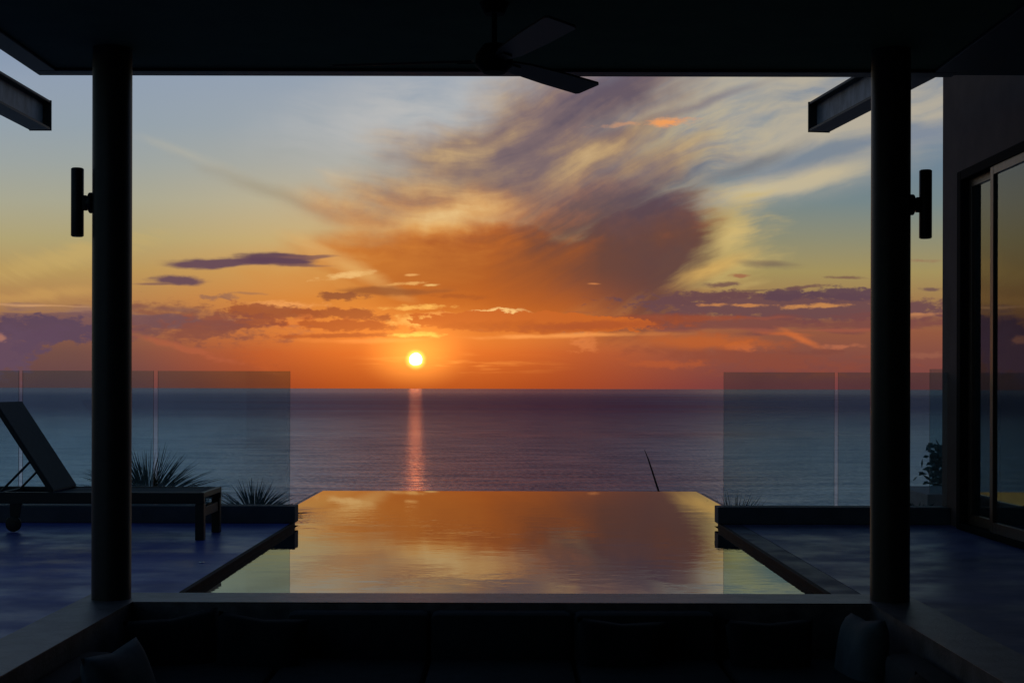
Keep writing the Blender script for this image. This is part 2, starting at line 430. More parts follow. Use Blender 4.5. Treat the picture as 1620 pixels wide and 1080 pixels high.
class MB:
    """collects shapes in one bmesh"""
    def __init__(s):
        s.b = bmesh.new()
    def box(s, x0, x1, y0, y1, z0, z1, bev=0.0, mi=0, M=None):
        r = bmesh.ops.create_cube(s.b, size=1.0)
        vs = r['verts']
        for v in vs:
            v.co = Vector(((x0 + x1) / 2 + v.co.x * (x1 - x0), (y0 + y1) / 2 + v.co.y * (y1 - y0), (z0 + z1) / 2 + v.co.z * (z1 - z0)))
        if bev:
            es = list({e for v in vs for e in v.link_edges})
            r2 = bmesh.ops.bevel(s.b, geom=es, offset=bev, segments=2, affect='EDGES', profile=0.5)
            vs = list({v for f in r2['faces'] for v in f.verts} | {v for v in vs if v.is_valid})
        fs = {f for v in vs for f in v.link_faces}
        for f in fs:
            f.material_index = mi
        if M is not None:
            bmesh.ops.transform(s.b, matrix=M, verts=vs)
        return vs
    def cyl(s, p, q, r0, r1=None, n=32, caps=True, bev=0.0):
        p, q = Vector(p), Vector(q)
        d = q - p
        rot = d.to_track_quat('Z', 'Y').to_matrix().to_4x4()
        M = Matrix.Translation((p + q) / 2) @ rot
        r = bmesh.ops.create_cone(s.b, cap_ends=caps, segments=n, radius1=r0, radius2=r0 if r1 is None else r1, depth=d.length)
        vs = r['verts']
        if bev:
            es = [e for e in {e for v in vs for e in v.link_edges} if any(len(f.verts) > 4 for f in e.link_faces)]
            r2 = bmesh.ops.bevel(s.b, geom=es, offset=bev, segments=2, affect='EDGES', profile=0.5)
            vs = list({v for f in r2['faces'] for v in f.verts} | {v for v in vs if v.is_valid})
        bmesh.ops.transform(s.b, matrix=M, verts=vs)
        return vs
    def prism(s, pts, axis, a, b, bev=0.0):
        """polygon pts in the plane normal to axis, extruded from a to b"""
        def mk(p, t):
            return {'x': (t, p[0], p[1]), 'y': (p[0], t, p[1]), 'z': (p[0], p[1], t)}[axis]
        va = [s.b.verts.new(mk(p, a)) for p in pts]
        vb = [s.b.verts.new(mk(p, b)) for p in pts]
        n = len(pts)
        fs = [s.b.faces.new(va), s.b.faces.new(vb)]
        for i in range(n):
            fs.append(s.b.faces.new((va[i], va[(i + 1) % n], vb[(i + 1) % n], vb[i])))
        if bev:
            es = list({e for f in fs for e in f.edges})
            bmesh.ops.bevel(s.b, geom=es, offset=bev, segments=2, affect='EDGES', profile=0.5)
    def tube(s, pts, rads, n=8):
        pts = [Vector(p) for p in pts]
        rings = []
        for i, p in enumerate(pts):
            d = (pts[min(i + 1, len(pts) - 1)] - pts[max(i - 1, 0)]).normalized()
            a = d.orthogonal().normalized()
            c = d.cross(a)
            rings.append([s.b.verts.new(p + (a * math.cos(t) + c * math.sin(t)) * rads[i]) for t in [2 * math.pi * k / n for k in range(n)]])
        for i in range(len(rings) - 1):
            for k in range(n):
                s.b.faces.new((rings[i][k], rings[i][(k + 1) % n], rings[i + 1][(k + 1) % n], rings[i + 1][k]))
        s.b.faces.new(rings[0]); s.b.faces.new(rings[-1])
    def build(s, name, mat, parent=None, smooth=False, auto=True):
        bmesh.ops.recalc_face_normals(s.b, faces=s.b.faces[:])
        me = bpy.data.meshes.new(name)
        s.b.to_mesh(me)
        s.b.free()
        for m in (mat if isinstance(mat, (list, tuple)) else [mat]):
            me.materials.append(m)
        if smooth:
            for p in me.polygons:
                p.use_smooth = True
            if auto:
                me.set_sharp_from_angle(angle=R(35))
        o = bpy.data.objects.new(name, me)
        COL.objects.link(o)
        if parent is not None:
            o.parent = parent
        return o

# ------------------------------------------------------------------ materials
MATS = {}
def mat(name, base, rough=0.6, var=0.25, scale=6.0, bump=0.0, bscale=40.0, spec=0.5, metal=0.0, rvar=0.0, stretch=(1, 1, 1), base2=None, sheen=0.0):
    m = bpy.data.materials.new(name)
    m.use_nodes = True
    nt = NT(m.node_tree)
    b = m.node_tree.nodes['Principled BSDF']
    tc = nt.new('ShaderNodeTexCoord')
    mp = nt.new('ShaderNodeMapping')
    mp.inputs['Scale'].default_value = stretch
    m.node_tree.links.new(tc.outputs['Object'], mp.inputs[0])
    P = E(nt, mp.outputs[0])
    n = nt.noise(P, scale, 6, 0.6)
    c1 = tuple(base) + (1,)
    c2 = tuple(base2) + (1,) if base2 else tuple(v * (1 - var) for v in base) + (1,)
    col = nt.ramp(n, [(0.35, c1), (0.65, c2)], 'LINEAR')
    nt.put(b.inputs['Base Color'], col)
    if rvar:
        nt.put(b.inputs['Roughness'], nt.smooth(0.3, 0.7, nt.noise(P, scale * 1.7, 5, 0.6), max(0.02, rough - rvar), rough + rvar))
    else:
        b.inputs['Roughness'].default_value = rough
    b.inputs['Specular IOR Level'].default_value = spec
    b.inputs['Metallic'].default_value = metal
    if sheen:
        b.inputs['Sheen Weight'].default_value = sheen
    if bump:
        bn = nt.new('ShaderNodeBump')
        bn.inputs['Strength'].default_value = bump
        bn.inputs['Distance'].default_value = 0.01
        nt.put(bn.inputs['Height'], nt.noise(P, bscale, 5, 0.6))
        m.node_tree.links.new(bn.outputs[0], b.inputs['Normal'])
    MATS[name] = m
    return m

M_deck = mat('deck_concrete_skylit', (0.130, 0.155, 0.52), 0.42, 0.4, 1.1, 0.12, 7, 0.24, rvar=0.14, stretch=(1, 1.3, 1), base2=(0.100, 0.115, 0.38))  # blue light of the open sky put into the left deck's colour
M_deck_shaded = mat('deck_concrete_shaded', (0.140, 0.138, 0.29), 0.44, 0.4, 1.1, 0.12, 7, 0.17, rvar=0.14, stretch=(1, 1.3, 1), base2=(0.095, 0.096, 0.195))  # same concrete, greyer: shade of roof and wall put into the colour
M_coping2 = mat('pool_coping_stone', (0.085, 0.08, 0.13), 0.5, 0.4, 2.0, 0.12, 20, 0.12, rvar=0.1, base2=(0.04, 0.04, 0.07))
M_coping = mat('coping_concrete', (0.19, 0.165, 0.175), 0.42, 0.45, 7, 0.3, 60, 0.45, base2=(0.085, 0.075, 0.08))
M_curb = mat('parapet_render', (0.10, 0.105, 0.12), 0.7, 0.3, 5, 0.2, 60, 0.3)
M_column = mat('column_paint', (0.042, 0.037, 0.031), 0.42, 0.25, 9, 0.08, 120, 0.35)
M_ceiling = mat('ceiling_plaster', (0.16, 0.23, 0.11), 0.8, 0.15, 4, 0.05, 40, 0.2)
M_fascia = mat('fascia_metal', (0.018, 0.018, 0.02), 0.5, 0.2, 10, 0, 10, 0.4)
M_dark = mat('black_metal', (0.012, 0.012, 0.013), 0.45, 0.3, 20, 0, 10, 0.4)
M_steel = mat('painted_steel', (0.022, 0.021, 0.022), 0.5, 0.4, 12, 0.1, 90, 0.4)
M_web_skylit = mat('beam_web_skylit', (0.42, 0.40, 0.46), 0.5, 0.5, 14, 0.15, 60, 0.4, stretch=(6, 1, 0.5))  # same steel as the flanges, sky light on the web put into its colour
M_wall = mat('house_render', (0.18, 0.115, 0.10), 0.8, 0.22, 3, 0.25, 70, 0.2)
M_timber = mat('door_timber', (0.10, 0.055, 0.035), 0.30, 0.45, 4, 0.15, 60, 0.4, stretch=(8, 8, 1))
M_edge = mat('pool_edging', (0.035, 0.018, 0.012), 0.75, 0.4, 8, 0.1, 60, 0.15)
M_basin = mat('pool_tile', (0.015, 0.02, 0.024), 0.5, 0.3, 10)
M_sling = mat('sling_fabric', (0.075, 0.08, 0.085), 0.75, 0.2, 30, 0.3, 260, 0.25)
M_sofa = mat('sofa_fabric', (0.035, 0.042, 0.05), 0.9, 0.25, 12, 0.3, 220, 0.2, sheen=0.0)
M_pillow = mat('pillow_fabric', (0.016, 0.022, 0.027), 0.9, 0.25, 10, 0.3, 220, 0.15)
M_pillow2 = mat('pale_pillow_fabric', (0.11, 0.135, 0.155), 0.9, 0.25, 10, 0.3, 220, 0.15)
M_curtain = mat('curtain_fabric', (0.16, 0.20, 0.20), 0.9, 0.15, 8, 0.1, 200, 0.2)
M_room = mat('room_paint', (0.12, 0.11, 0.10), 0.8, 0.2, 4)
M_leaf = mat('spiky_leaf', (0.05, 0.08, 0.035), 0.5, 0.5, 5, 0, 10, 0.4, base2=(0.10, 0.085, 0.05))
M_leaf2 = mat('broad_leaf', (0.07, 0.12, 0.10), 0.5, 0.5, 5, 0, 10, 0.4)
M_hill = mat('hill_scrub', (0.035, 0.05, 0.022), 0.9, 0.5, 0.3, 0.6, 2, 0.2, base2=(0.09, 0.065, 0.04))
M_bark = mat('stalk_bark', (0.02, 0.014, 0.012), 0.8, 0.3, 20)
M_chrome = mat('brushed_metal', (0.75, 0.75, 0.78), 0.18, 0.1, 20, 0, 10, 0.5, 1.0)
M_paleblock = mat('pale_block', (0.60, 0.42, 0.40), 0.8, 0.25, 4, 0.2, 40, 0.2)

def sea_mat():
    m = bpy.data.materials.new('sea_water')
    m.use_nodes = True
    nt = NT(m.node_tree)
    lk = m.node_tree.links.new
    m.node_tree.nodes.remove(m.node_tree.nodes['Principled BSDF'])
    out = m.node_tree.nodes['Material Output']
    tc = nt.new('ShaderNodeTexCoord')
    P = E(nt, tc.outputs['Object'])
    def scaled(v):
        mp = nt.new('ShaderNodeMapping')
        mp.inputs['Scale'].default_value = v
        nt.put(mp.inputs[0], P)
        return E(nt, mp.outputs[0])
    Q = scaled((0.35, 1.0, 1.0))
    big = nt.noise(Q, 0.004, 6, 0.62)
    slick = nt.noise(Q, 0.0011, 4, 0.5)
    chop = nt.noise(scaled((0.30, 0.10, 1.0)), 1.0, 5, 0.7)
    swell = nt.noise(scaled((0.012, 0.035, 1.0)), 1.0, 6, 0.65)
    sp = nt.new('ShaderNodeSeparateXYZ')
    nt.put(sp.inputs[0], P)
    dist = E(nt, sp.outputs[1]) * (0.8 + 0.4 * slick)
    far = nt.smooth(900.0, 4600.0, dist)          # darker reflection off wind-ruffled offshore water, put into the colour
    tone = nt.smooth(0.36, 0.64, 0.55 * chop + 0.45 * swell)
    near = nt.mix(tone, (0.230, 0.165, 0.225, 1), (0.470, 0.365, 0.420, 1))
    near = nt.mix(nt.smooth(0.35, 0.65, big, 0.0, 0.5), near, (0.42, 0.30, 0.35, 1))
    # bluer water to either side: sky reflection and glass tint put into colour
    px = E(nt, sp.outputs[0]) / (E(nt, sp.outputs[1]).max(200.0)) + 0.25 * (slick - 0.5)
    side_blue = nt.smooth(-0.03, -0.26, px).max(nt.smooth(0.06, 0.24, px, 0.0, 0.7))
    near = nt.mix(side_blue, near, nt.mix(tone, (0.560, 0.600, 0.680, 1), (0.88, 0.92, 0.92, 1)))
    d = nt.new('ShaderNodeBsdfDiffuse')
    nt.put(d.inputs[0], nt.mix(far, near, nt.mix(side_blue, (0.460, 0.120, 0.240, 1), (0.50, 0.33, 0.48, 1))))
    g = nt.new('ShaderNodeBsdfGlossy')
    nt.put(g.inputs['Color'], nt.mix(side_blue * (1.0 - far), (1.0, 0.80, 0.80, 1), (0.80, 0.92, 1.0, 1)))
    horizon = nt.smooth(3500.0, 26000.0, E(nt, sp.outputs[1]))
    nt.put(g.inputs['Roughness'], nt.smooth(0.3, 0.7, slick, 0.17, 0.23) + 0.13 * side_blue)
    b1 = nt.new('ShaderNodeBump')
    b1.inputs['Strength'].default_value = 1.0
    b1.inputs['Distance'].default_value = 0.5
    nt.put(b1.inputs['Height'], nt.noise(Q, 0.16, 6, 0.62) + 2.0 * nt.noise(Q, 0.03, 3, 0.5) + 5.0 * nt.noise(scaled((0.020, 0.045, 1.0)), 1.0, 4, 0.6))
    lk(b1.outputs[0], g.inputs['Normal'])
    fac = nt.smooth(900.0, 5200.0, dist, 0.235, 0.12) * (0.45 + 1.1 * tone) * (1.0 + 1.0 * side_blue * (1.0 - far)) + 0.28 * horizon
    mx = nt.new('ShaderNodeMixShader')
    nt.put(mx.inputs[0], fac)
    lk(d.outputs[0], mx.inputs[1]); lk(g.outputs[0], mx.inputs[2])
    lk(mx.outputs[0], out.inputs[0])
    return m
M_sea = sea_mat()

def pool_mat():
    m = bpy.data.materials.new('pool_water')
    m.use_nodes = True
    nt = NT(m.node_tree)
    b = m.node_tree.nodes['Principled BSDF']
    b.inputs['Base Color'].default_value = (0.012, 0.016, 0.018, 1)
    b.inputs['Roughness'].default_value = 0.015
    b.inputs['IOR'].default_value = 2.6
    tc = nt.new('ShaderNodeTexCoord')
    P = E(nt, tc.outputs['Object'])
    mp = nt.new('ShaderNodeMapping')
    mp.inputs['Scale'].default_value = (0.8, 1.0, 1.0)
    nt.put(mp.inputs[0], P)
    Q = E(nt, mp.outputs[0])
    calm = nt.smooth(0.42, 0.64, nt.noise(Q, 0.55, 3, 0.5), 0.25, 1.0)
    sp = nt.new('ShaderNodeSeparateXYZ')
    nt.put(sp.inputs[0], P)
    calm = calm * nt.smooth(15.2, 12.0, E(nt, sp.outputs[1]), 0.05, 1.0)
    h = nt.noise(Q, 5.0, 3, 0.5) * calm + 0.40 * nt.noise(Q, 15.0, 2, 0.5) * calm
    bn = nt.new('ShaderNodeBump')
    bn.inputs['Strength'].default_value = 0.105
    bn.inputs['Distance'].default_value = 0.012
    nt.put(bn.inputs['Height'], h)
    m.node_tree.links.new(bn.outputs[0], b.inputs['Normal'])
    return m
M_pool = pool_mat()

def glass_mat(name, tint, ior, film=0.0, rough=0.0):
    m = bpy.data.materials.new(name)
    m.use_nodes = True
    nt = NT(m.node_tree)
    lk = m.node_tree.links.new
    m.node_tree.nodes.remove(m.node_tree.nodes['Principled BSDF'])
    out = m.node_tree.nodes['Material Output']
    tc = nt.new('ShaderNodeTexCoord')
    smear = nt.noise(E(nt, tc.outputs['Object']), 1.7, 5, 0.6)
    t = nt.new('ShaderNodeBsdfTransparent')
    c1 = tuple(tint) + (1,)
    c2 = tuple(v * 0.96 for v in tint) + (1,)
    nt.put(t.inputs[0], nt.ramp(smear, [(0.3, c1), (0.7, c2)], 'LINEAR'))
    g = nt.new('ShaderNodeBsdfGlossy')
    g.inputs['Color'].default_value = (1, 1, 1, 1)
    g.inputs['Roughness'].default_value = rough
    f = nt.new('ShaderNodeFresnel')
    f.inputs['IOR'].default_value = ior
    mx = nt.new('ShaderNodeMixShader')
    lk(f.outputs[0], mx.inputs[0]); lk(t.outputs[0], mx.inputs[1]); lk(g.outputs[0], mx.inputs[2])
    if film:
        d = nt.new('ShaderNodeBsdfDiffuse')          # bluish sky veil and dirt put in as a diffuse colour
        d.inputs[0].default_value = (0.55, 0.75, 0.80, 1)
        m2 = nt.new('ShaderNodeMixShader')
        nt.put(m2.inputs[0], nt.smooth(0.3, 0.7, smear, film * 0.6, film * 1.4))
        lk(mx.outputs[0], m2.inputs[1]); lk(d.outputs[0], m2.inputs[2])
        lk(m2.outputs[0], out.inputs[0])
    else:
        lk(mx.outputs[0], out.inputs[0])
    return m
M_glass = glass_mat('balustrade_glass', (0.79, 0.91, 0.925), 1.45, 0.055)
M_gedge = mat('glass_edge', (0.03, 0.045, 0.042), 0.45, 0.2, 20, 0, 10, 0.3)
M_pane = glass_mat('door_glass', (0.88, 0.94, 0.95), 1.7, 0.015)

# ------------------------------------------------------------------ setting: sea, hill, decks, pool
SEA = -62.0
b = MB()
n = 96
rad = [120.0, 600, 3000, 20000, 160000]
c0 = b.b.verts.new((0, 0, 0))
prev = None
for r in rad:
    ring = [b.b.verts.new((r * math.cos(2 * math.pi * k / n), r * math.sin(2 * math.pi * k / n), 0)) for k in range(n)]
    for k in range(n):
        if prev is None:
            b.b.faces.new((c0, ring[k], ring[(k + 1) % n]))
        else:
            b.b.faces.new((prev[k], ring[k], ring[(k + 1) % n], prev[(k + 1) % n]))
    prev = ring
sea = b.build('sea', M_sea)
sea.location = (0, 0, SEA)
tag(sea, kind='structure')

def hill():
    b = MB()
    prof = [(-14, -0.9), (11.9, -0.9), (16.2, -1.1), (19, -3.5), (26, -12), (40, -30), (62, -52), (80, SEA - 1.5)]
    xs = [-60 + 4 * i for i in range(31)]
    rows = []
    rnd = random.Random(4)
    for j, (y, z) in enumerate(prof):
        rows.append([b.b.verts.new((x, y + (rnd.uniform(-1.2, 1.2) if j > 2 else 0), z + (rnd.uniform(-0.8, 0.5) if 2 < j < 7 else 0))) for x in xs])
    for j in range(len(rows) - 1):
        for i in range(len(xs) - 1):
            b.b.faces.new((rows[j][i], rows[j][i + 1], rows[j + 1][i + 1], rows[j + 1][i]))
    o = b.build('hill', M_hill, smooth=True, auto=False)
    tag(o, kind='structure')
hill()

XL, XR = -1.735, 1.70           # deck edges along the pool
YC = 11.54                      # near face of the parapets
WATER = -0.035
HX = 3.59                       # house wall
# left and right deck, each one slab
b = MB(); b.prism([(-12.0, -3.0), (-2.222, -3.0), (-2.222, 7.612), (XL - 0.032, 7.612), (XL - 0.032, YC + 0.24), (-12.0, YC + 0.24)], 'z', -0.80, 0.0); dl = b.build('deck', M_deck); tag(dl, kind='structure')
b = MB(); b.prism([(HX + 0.02, -3.0), (2.132, -3.0), (2.132, 7.612), (1.895, 7.612), (1.895, YC + 0.24), (HX + 0.02, YC + 0.24)], 'z', -0.80, 0.0); dr = b.build('deck', M_deck_shaded); tag(dr, kind='structure')
b = MB(); b.box(XR + 0.033, 1.890, 7.612, YC + 0.24, -0.80, 0.0); tag(b.build('pool_coping', M_coping2), kind='structure')
# the edging strips of the pool
for x0, x1 in ((XL - 0.032, XL), (XR, XR + 0.032)):
    b = MB(); b.box(x0, x1, 7.62, YC - 0.001, -0.80, 0.006, 0.004)
    tag(b.build('pool_edging', M_edge), kind='structure')

def pool():
    b = MB()
    b.box(XL - 0.03, XR + 0.03, 7.62, YC + 0.1, -0.85, -0.72)
    b.box(-2.04, 2.06, YC + 0.25, 15.7, -1.05, -0.72)
    tag(b.build('pool_basin', M_basin), kind='structure')
    # the outer walls of the overflow part, a lip just under the water
    b = MB()
    b.box(-2.05, 2.07, 15.66, 15.80, -2.2, WATER - 0.012, 0.02)
    b.box(-2.13, -1.99, YC + 0.2, 15.65, -2.2, WATER - 0.012, 0.02)
    b.box(2.01, 2.15, YC + 0.2, 15.65, -2.2, WATER - 0.012, 0.02)
    tag(b.build('pool_wall', M_basin), kind='structure')
    # water: inner part, outer part wider, with a rolled overflowing rim
    b = MB()
    roll = [(0.0, 0.0), (0.012, -0.001), (0.024, -0.004), (0.034, -0.011), (0.040, -0.022), (0.042, -0.05)]
    def P(x, y, z): return b.b.verts.new((x, y, WATER + z))
    y0, y1, y2 = 7.60, YC + 0.22, 15.72
    a = [P(XL, y0, 0), P(XR, y0, 0), P(XR, y1, 0), P(XL, y1, 0)]
    b.b.faces.new(a)
    xl, xr = -2.05, 2.07
    lo, ri = P(xl, y1, 0), P(xr, y1, 0)
    lf, rf = P(xl, y2, 0), P(xr, y2, 0)
    b.b.faces.new((a[3], a[2], ri, rf, lf, lo))
    prev = [P(xl, y1, 0), P(xl, y2, 0), P(xr, y2, 0), P(xr, y1, 0)]
    for d, z in roll[1:]:
        cur = [P(xl - d, y1, z), P(xl - d, y2 + d, z), P(xr + d, y2 + d, z), P(xr + d, y1, z)]
        for i in range(3):
            b.b.faces.new((prev[i], prev[i + 1], cur[i + 1], cur[i]))
        prev = cur
    o = b.build('pool_water', M_pool, smooth=True)
    tag(o, kind='structure')
pool()

# ------------------------------------------------------------------ low wall round the sunken lounge, lounge floor
b = MB()
pts = [(-2.22, 0.8), (-2.22, 7.61), (2.13, 7.61), (2.13, 0.8), (1.86, 0.8), (1.86, 7.28), (-1.93, 7.28), (-1.93, 0.8)]
b.prism(pts, 'z', -0.60, 0.005, 0.006)
tag(b.build('low_wall', M_coping), 'low concrete wall round the sunken lounge, its broad top reaching the pool', 'low wall')
b = MB(); b.box(-2.1, 2.0, -3.0, 7.4, -0.75, -0.58)
tag(b.build('lounge_floor', M_coping), kind='structure')

# ------------------------------------------------------------------ pavilion roof
rt = empty('pavilion_roof', (0, 2, 2.857))
tag(rt, 'dark flat pavilion roof spanning the top of the view above both columns', 'roof')
ZC = 0.0
b = MB(); b.box(-2.50, 2.34, -6.0, 5.83, 0.0, 0.05); b.build('ceiling_panel', M_ceiling, rt)
b = MB(); b.box(-2.62, 2.46, -6.1, 5.94, 0.052, 0.24); b.build('roof_slab', M_fascia, rt)
b = MB()
b.box(-2.63, 2.47, 5.832, 5.952, -0.016, 0.25, 0.004)
b.box(-2.63, -2.502, -6.1, 5.830, -0.016, 0.25, 0.004)
b.box(2.342, 2.47, -6.1, 5.830, -0.016, 0.25, 0.004)
b.build('fascia', M_fascia, rt)

# ------------------------------------------------------------------ columns and their lights
def column(x, side, label, slabel):
    t = empty('column', (x, 7.39, 0.005))
    tag(t, label, 'column', 'columns of the pavilion')
    b = MB(); b.cyl((0, 0, 0), (0, 0, 2.852), 0.1005, n=64); b.build('shaft', M_column, t, True)
    s = empty('wall_light', (x + side * 0.1, 7.39, 2.06))
    tag(s, slabel, 'wall light', 'tube wall lights on the columns')
    c = side * 0.081
    b = MB()
    b.cyl((c, 0, -0.175), (c, 0, 0.175), 0.0325, n=40, bev=0.002)
    b.build('tube', M_dark, s, True)
    b = MB()
    b.cyl((c, 0, 0.1751), (c, 0, 0.178), 0.027, n=32)
    b.build('lens', M_gedge, s, True)
    b = MB()
    b.cyl((c, 0, -0.178), (c, 0, -0.1751), 0.027, n=32)
    b.build('lens', M_gedge, s, True)
    b = MB()
    b.cyl((side * -0.002, 0, -0.003), (side * 0.018, 0, -0.003), 0.054, n=32, bev=0.003)
    b.cyl((side * 0.018, 0, -0.003), (side * 0.034, 0, -0.003), 0.036, 0.026, n=24)
    b.box(min(side * 0.03, c), max(side * 0.03, c), -0.014, 0.014, -0.042, 0.036, 0.004)
    b.build('bracket', M_dark, s, True)
column(-2.063, -1, 'dark round column on the lounge wall, the one in front of the sun lounger',
       'black tube wall light on the column beside the sun lounger')
column(1.982, 1, 'dark round column on the lounge wall, the one nearest the sliding door',
       'black tube wall light on the column nearest the house wall')

# ------------------------------------------------------------------ ceiling fan
ft = empty('ceiling_fan', (-0.07, 6.5, 2.857))
M_blade = mat('fan_blade', (0.035, 0.04, 0.038), 0.5, 0.2, 8, 0, 10, 0.5, stretch=(1, 6, 1))
M_fan = mat('fan_black', (0.004, 0.004, 0.0045), 0.7, 0.2, 20, 0, 10, 0.15)
tag(ft, 'dark three-bladed ceiling fan hanging from the pavilion ceiling, stopped', 'ceiling fan')
b = MB(); b.cyl((0, 0, -0.05), (0, 0, 0.0), 0.045, 0.07, n=32); b.build('canopy', M_fan, ft, True)
b = MB(); b.cyl((0, 0, -0.20), (0, 0, -0.05), 0.012, n=16); b.build('downrod', M_fan, ft, True)
b = MB()
b.cyl((0, 0, -0.24), (0, 0, -0.19), 0.085, 0.05, n=40)
b.cyl((0, 0, -0.285), (0, 0, -0.24), 0.085, 0.085, n=40)
b.cyl((0, 0, -0.318), (0, 0, -0.285), 0.05, 0.085, n=40)
b.build('motor', M_fan, ft, True)
for ang in (52, 172, 292):
    b = MB()
    Mx = Matrix.Rotation(R(ang), 4, 'Z') @ Matrix.Translation((0, 0, -0.262)) @ Matrix.Rotation(R(-13), 4, 'X')
    pr = [(0.10, -0.035), (0.20, -0.055), (0.45, -0.068), (0.74, -0.072), (0.755, -0.060), (0.755, 0.060), (0.74, 0.072), (0.45, 0.068), (0.20, 0.055), (0.10, 0.035)]
    b.prism(pr, 'z', -0.005, 0.005)
    bmesh.ops.transform(b.b, matrix=Mx, verts=b.b.verts[:])
    bl = b.build('blade', M_blade, ft)
    b = MB(); b.box(0.07, 0.17, -0.022, 0.022, -0.012, -0.006, 0.002, M=Mx); b.build('blade_iron', M_dark, bl)

# ------------------------------------------------------------------ steel beams above the roof
def beam(x, yaw, label):
    t = empty('steel_beam', (x, 11.5, 3.175), yaw)
    tag(t, label, 'beam', 'steel beams reaching out over the pavilion roof')
    L = 7.0
    b = MB()
    b.box(-0.085, 0.085, -L, -0.016, 0.0, 0.018)
    b.box(-0.085, 0.085, -L, -0.016, 0.217, 0.235)
    b.build('flange', M_steel, t)
    b = MB(); b.box(-0.02, 0.02, -L, -0.016, 0.0185, 0.2165); b.build('web', M_web_skylit, t)
    b = MB(); b.box(-0.09, 0.09, -0.0155, 0.0, -0.004, 0.240, 0.002); b.build('end_plate', M_steel, t)
beam(-3.79, R(-1.0), 'dark steel beam poking out beyond the roof corner above the sun lounger')
beam(2.50, R(7.1), 'dark steel beam with a pale sky-lit web poking out behind the column nearest the house')
b = MB(); b.box(-3.95, 3.4, 5.6, 5.78, 3.105, 3.173, 0.004)
tag(b.build('cross_beam', M_steel), 'dark steel bearer lying across the pavilion roof under both beams', 'beam')

# ------------------------------------------------------------------ house on the right: wall, eave, sliding door, room
ht = empty('house', (HX, 0, 0))
tag(ht, 'rendered house side with a tall timber sliding door along the deck', 'house')
D0, D1 = 6.2, 11.22             # door opening
ZT = 2.81
b = MB()
b.box(0, 0.10, D1, 11.78, -0.8, 4.2)
b.box(0, 0.10, D0, D1, ZT, 4.2)
b.box(0, 0.10, -6.0, D0, -0.8, 4.2)
b.box(0.10, 6.0, 11.56, 11.78, 2.60, 4.2)
b.box(0.10, 6.0, 11.56, 11.78, -0.8, 0.03)
b.box(5.7, 6.0, 11.56, 11.78, 0.03, 2.60)
b.build('wall', M_wall, ht)
b = MB(); b.box(-1.118, 6.0, -6.0, 8.62, 3.0, 3.09, 0.004); b.build('eave', M_fascia, ht)
b = MB()
b.box(-9.0, 6.0, -6.25, -6.05, -0.8, 4.2)  # unseen wall added behind the camera to block sky light
b.build('back_wall_blocker', M_room, ht)
b = MB(); b.box(0.105, 6.0, -6.0, 11.55, -0.12, -0.02); b.build('room_floor', M_room, ht)
b = MB(); b.box(0.105, 6.0, -6.0, 11.55, 2.86, 2.95); b.build('room_ceiling', M_room, ht)
b = MB(); b.box(5.8, 5.98, -6.0, 11.55, -0.02, 2.86); b.build('room_wall', M_room, ht)
# seaward window of the room
wm = MB()
for x0, x1 in ((0.102, 0.14), (1.45, 1.51), (2.85, 2.91), (4.25, 4.31), (5.65, 5.699)):
    wm.box(x0, x1, 11.62, 11.70, 0.032, 2.598, 0.003)
for x0, x1 in ((0.141, 1.449), (1.511, 2.849), (2.911, 4.249), (4.311, 5.649)):
    wm.box(x0, x1, 11.63, 11.69, 0.032, 0.08)
    wm.box(x0, x1, 11.63, 11.69, 2.55, 2.598)
win = wm.build('window', M_timber, ht)
for x0, x1 in ((0.141, 1.449), (1.511, 2.849), (2.911, 4.249), (4.311, 5.649)):
    b = MB(); b.box(x0, x1, 11.655, 11.663, 0.081, 2.549); b.build('window_pane', M_pane, win)
# sliding door
dt = MB()
dt.box(-0.06, 0.03, D1 - 0.09, D1 - 0.002, 0.004, ZT - 0.002, 0.004)
dt.box(-0.06, 0.08, D0 + 0.002, D1 - 0.092, ZT - 0.075, ZT - 0.002, 0.004)
dt.box(-0.06, 0.08, D0 + 0.002, D1 - 0.092, 0.004, 0.05, 0.004)
door = dt.build('sliding_door', mat('door_track', (0.012, 0.010, 0.009), 0.85, 0.3, 20, 0, 10, 0.08), ht)
def leaf(y0, y1, x, st=0.068):
    b = MB()
    z0, z1 = 0.052, ZT - 0.077
    b.box(x, x + 0.045, y0, y0 + st, z0, z1, 0.004)
    b.box(x, x + 0.045, y1 - st, y1, z0, z1, 0.004)
    b.box(x + 0.001, x + 0.044, y0 + st, y1 - st, z0, z0 + 0.075)
    b.box(x + 0.001, x + 0.044, y0 + st, y1 - st, z1 - 0.06, z1)
    b.build('leaf_frame', M_timber, door)
    b = MB(); b.box(x + 0.018, x + 0.026, y0 + st, y1 - st, z0 + 0.075, z1 - 0.06); b.build('pane', M_pane, door)
leaf(10.40, 11.125, 0.004)
leaf(8.30, 10.47, -0.05)
leaf(6.22, 8.36, 0.004)
# curtain behind the glass
def curtain(x0, x1, y, label):
    b = MB()
    n = 70
    rows = []
    for z in (0.02, 0.35, 0.7, 1.0, 1.3, 1.8, 2.3, 2.75):
        pinch = 0.30 * math.exp(-((z - 1.05) / 0.45) ** 2)
        row = []
        for i in range(n + 1):
            t = i / n
            xx = x0 + (x1 - x0) * (t * (1 - pinch) + pinch)
            row.append(b.b.verts.new((xx, y + 0.035 * math.sin(t * 60 + 0.7 * math.sin(z * 2)) , z)))
        rows.append(row)
    for j in range(len(rows) - 1):
        for i in range(n):
            b.b.faces.new((rows[j][i], rows[j][i + 1], rows[j + 1][i + 1], rows[j + 1][i]))
    o = b.build('curtain', M_curtain, smooth=True, auto=False)
    o.modifiers.new('thick', 'SOLIDIFY').thickness = 0.004
    tag(o, label, 'curtain')
curtain(HX + 0.36, HX + 1.25, 11.45, 'gathered curtain inside the house, seen through the glass of the sliding door')

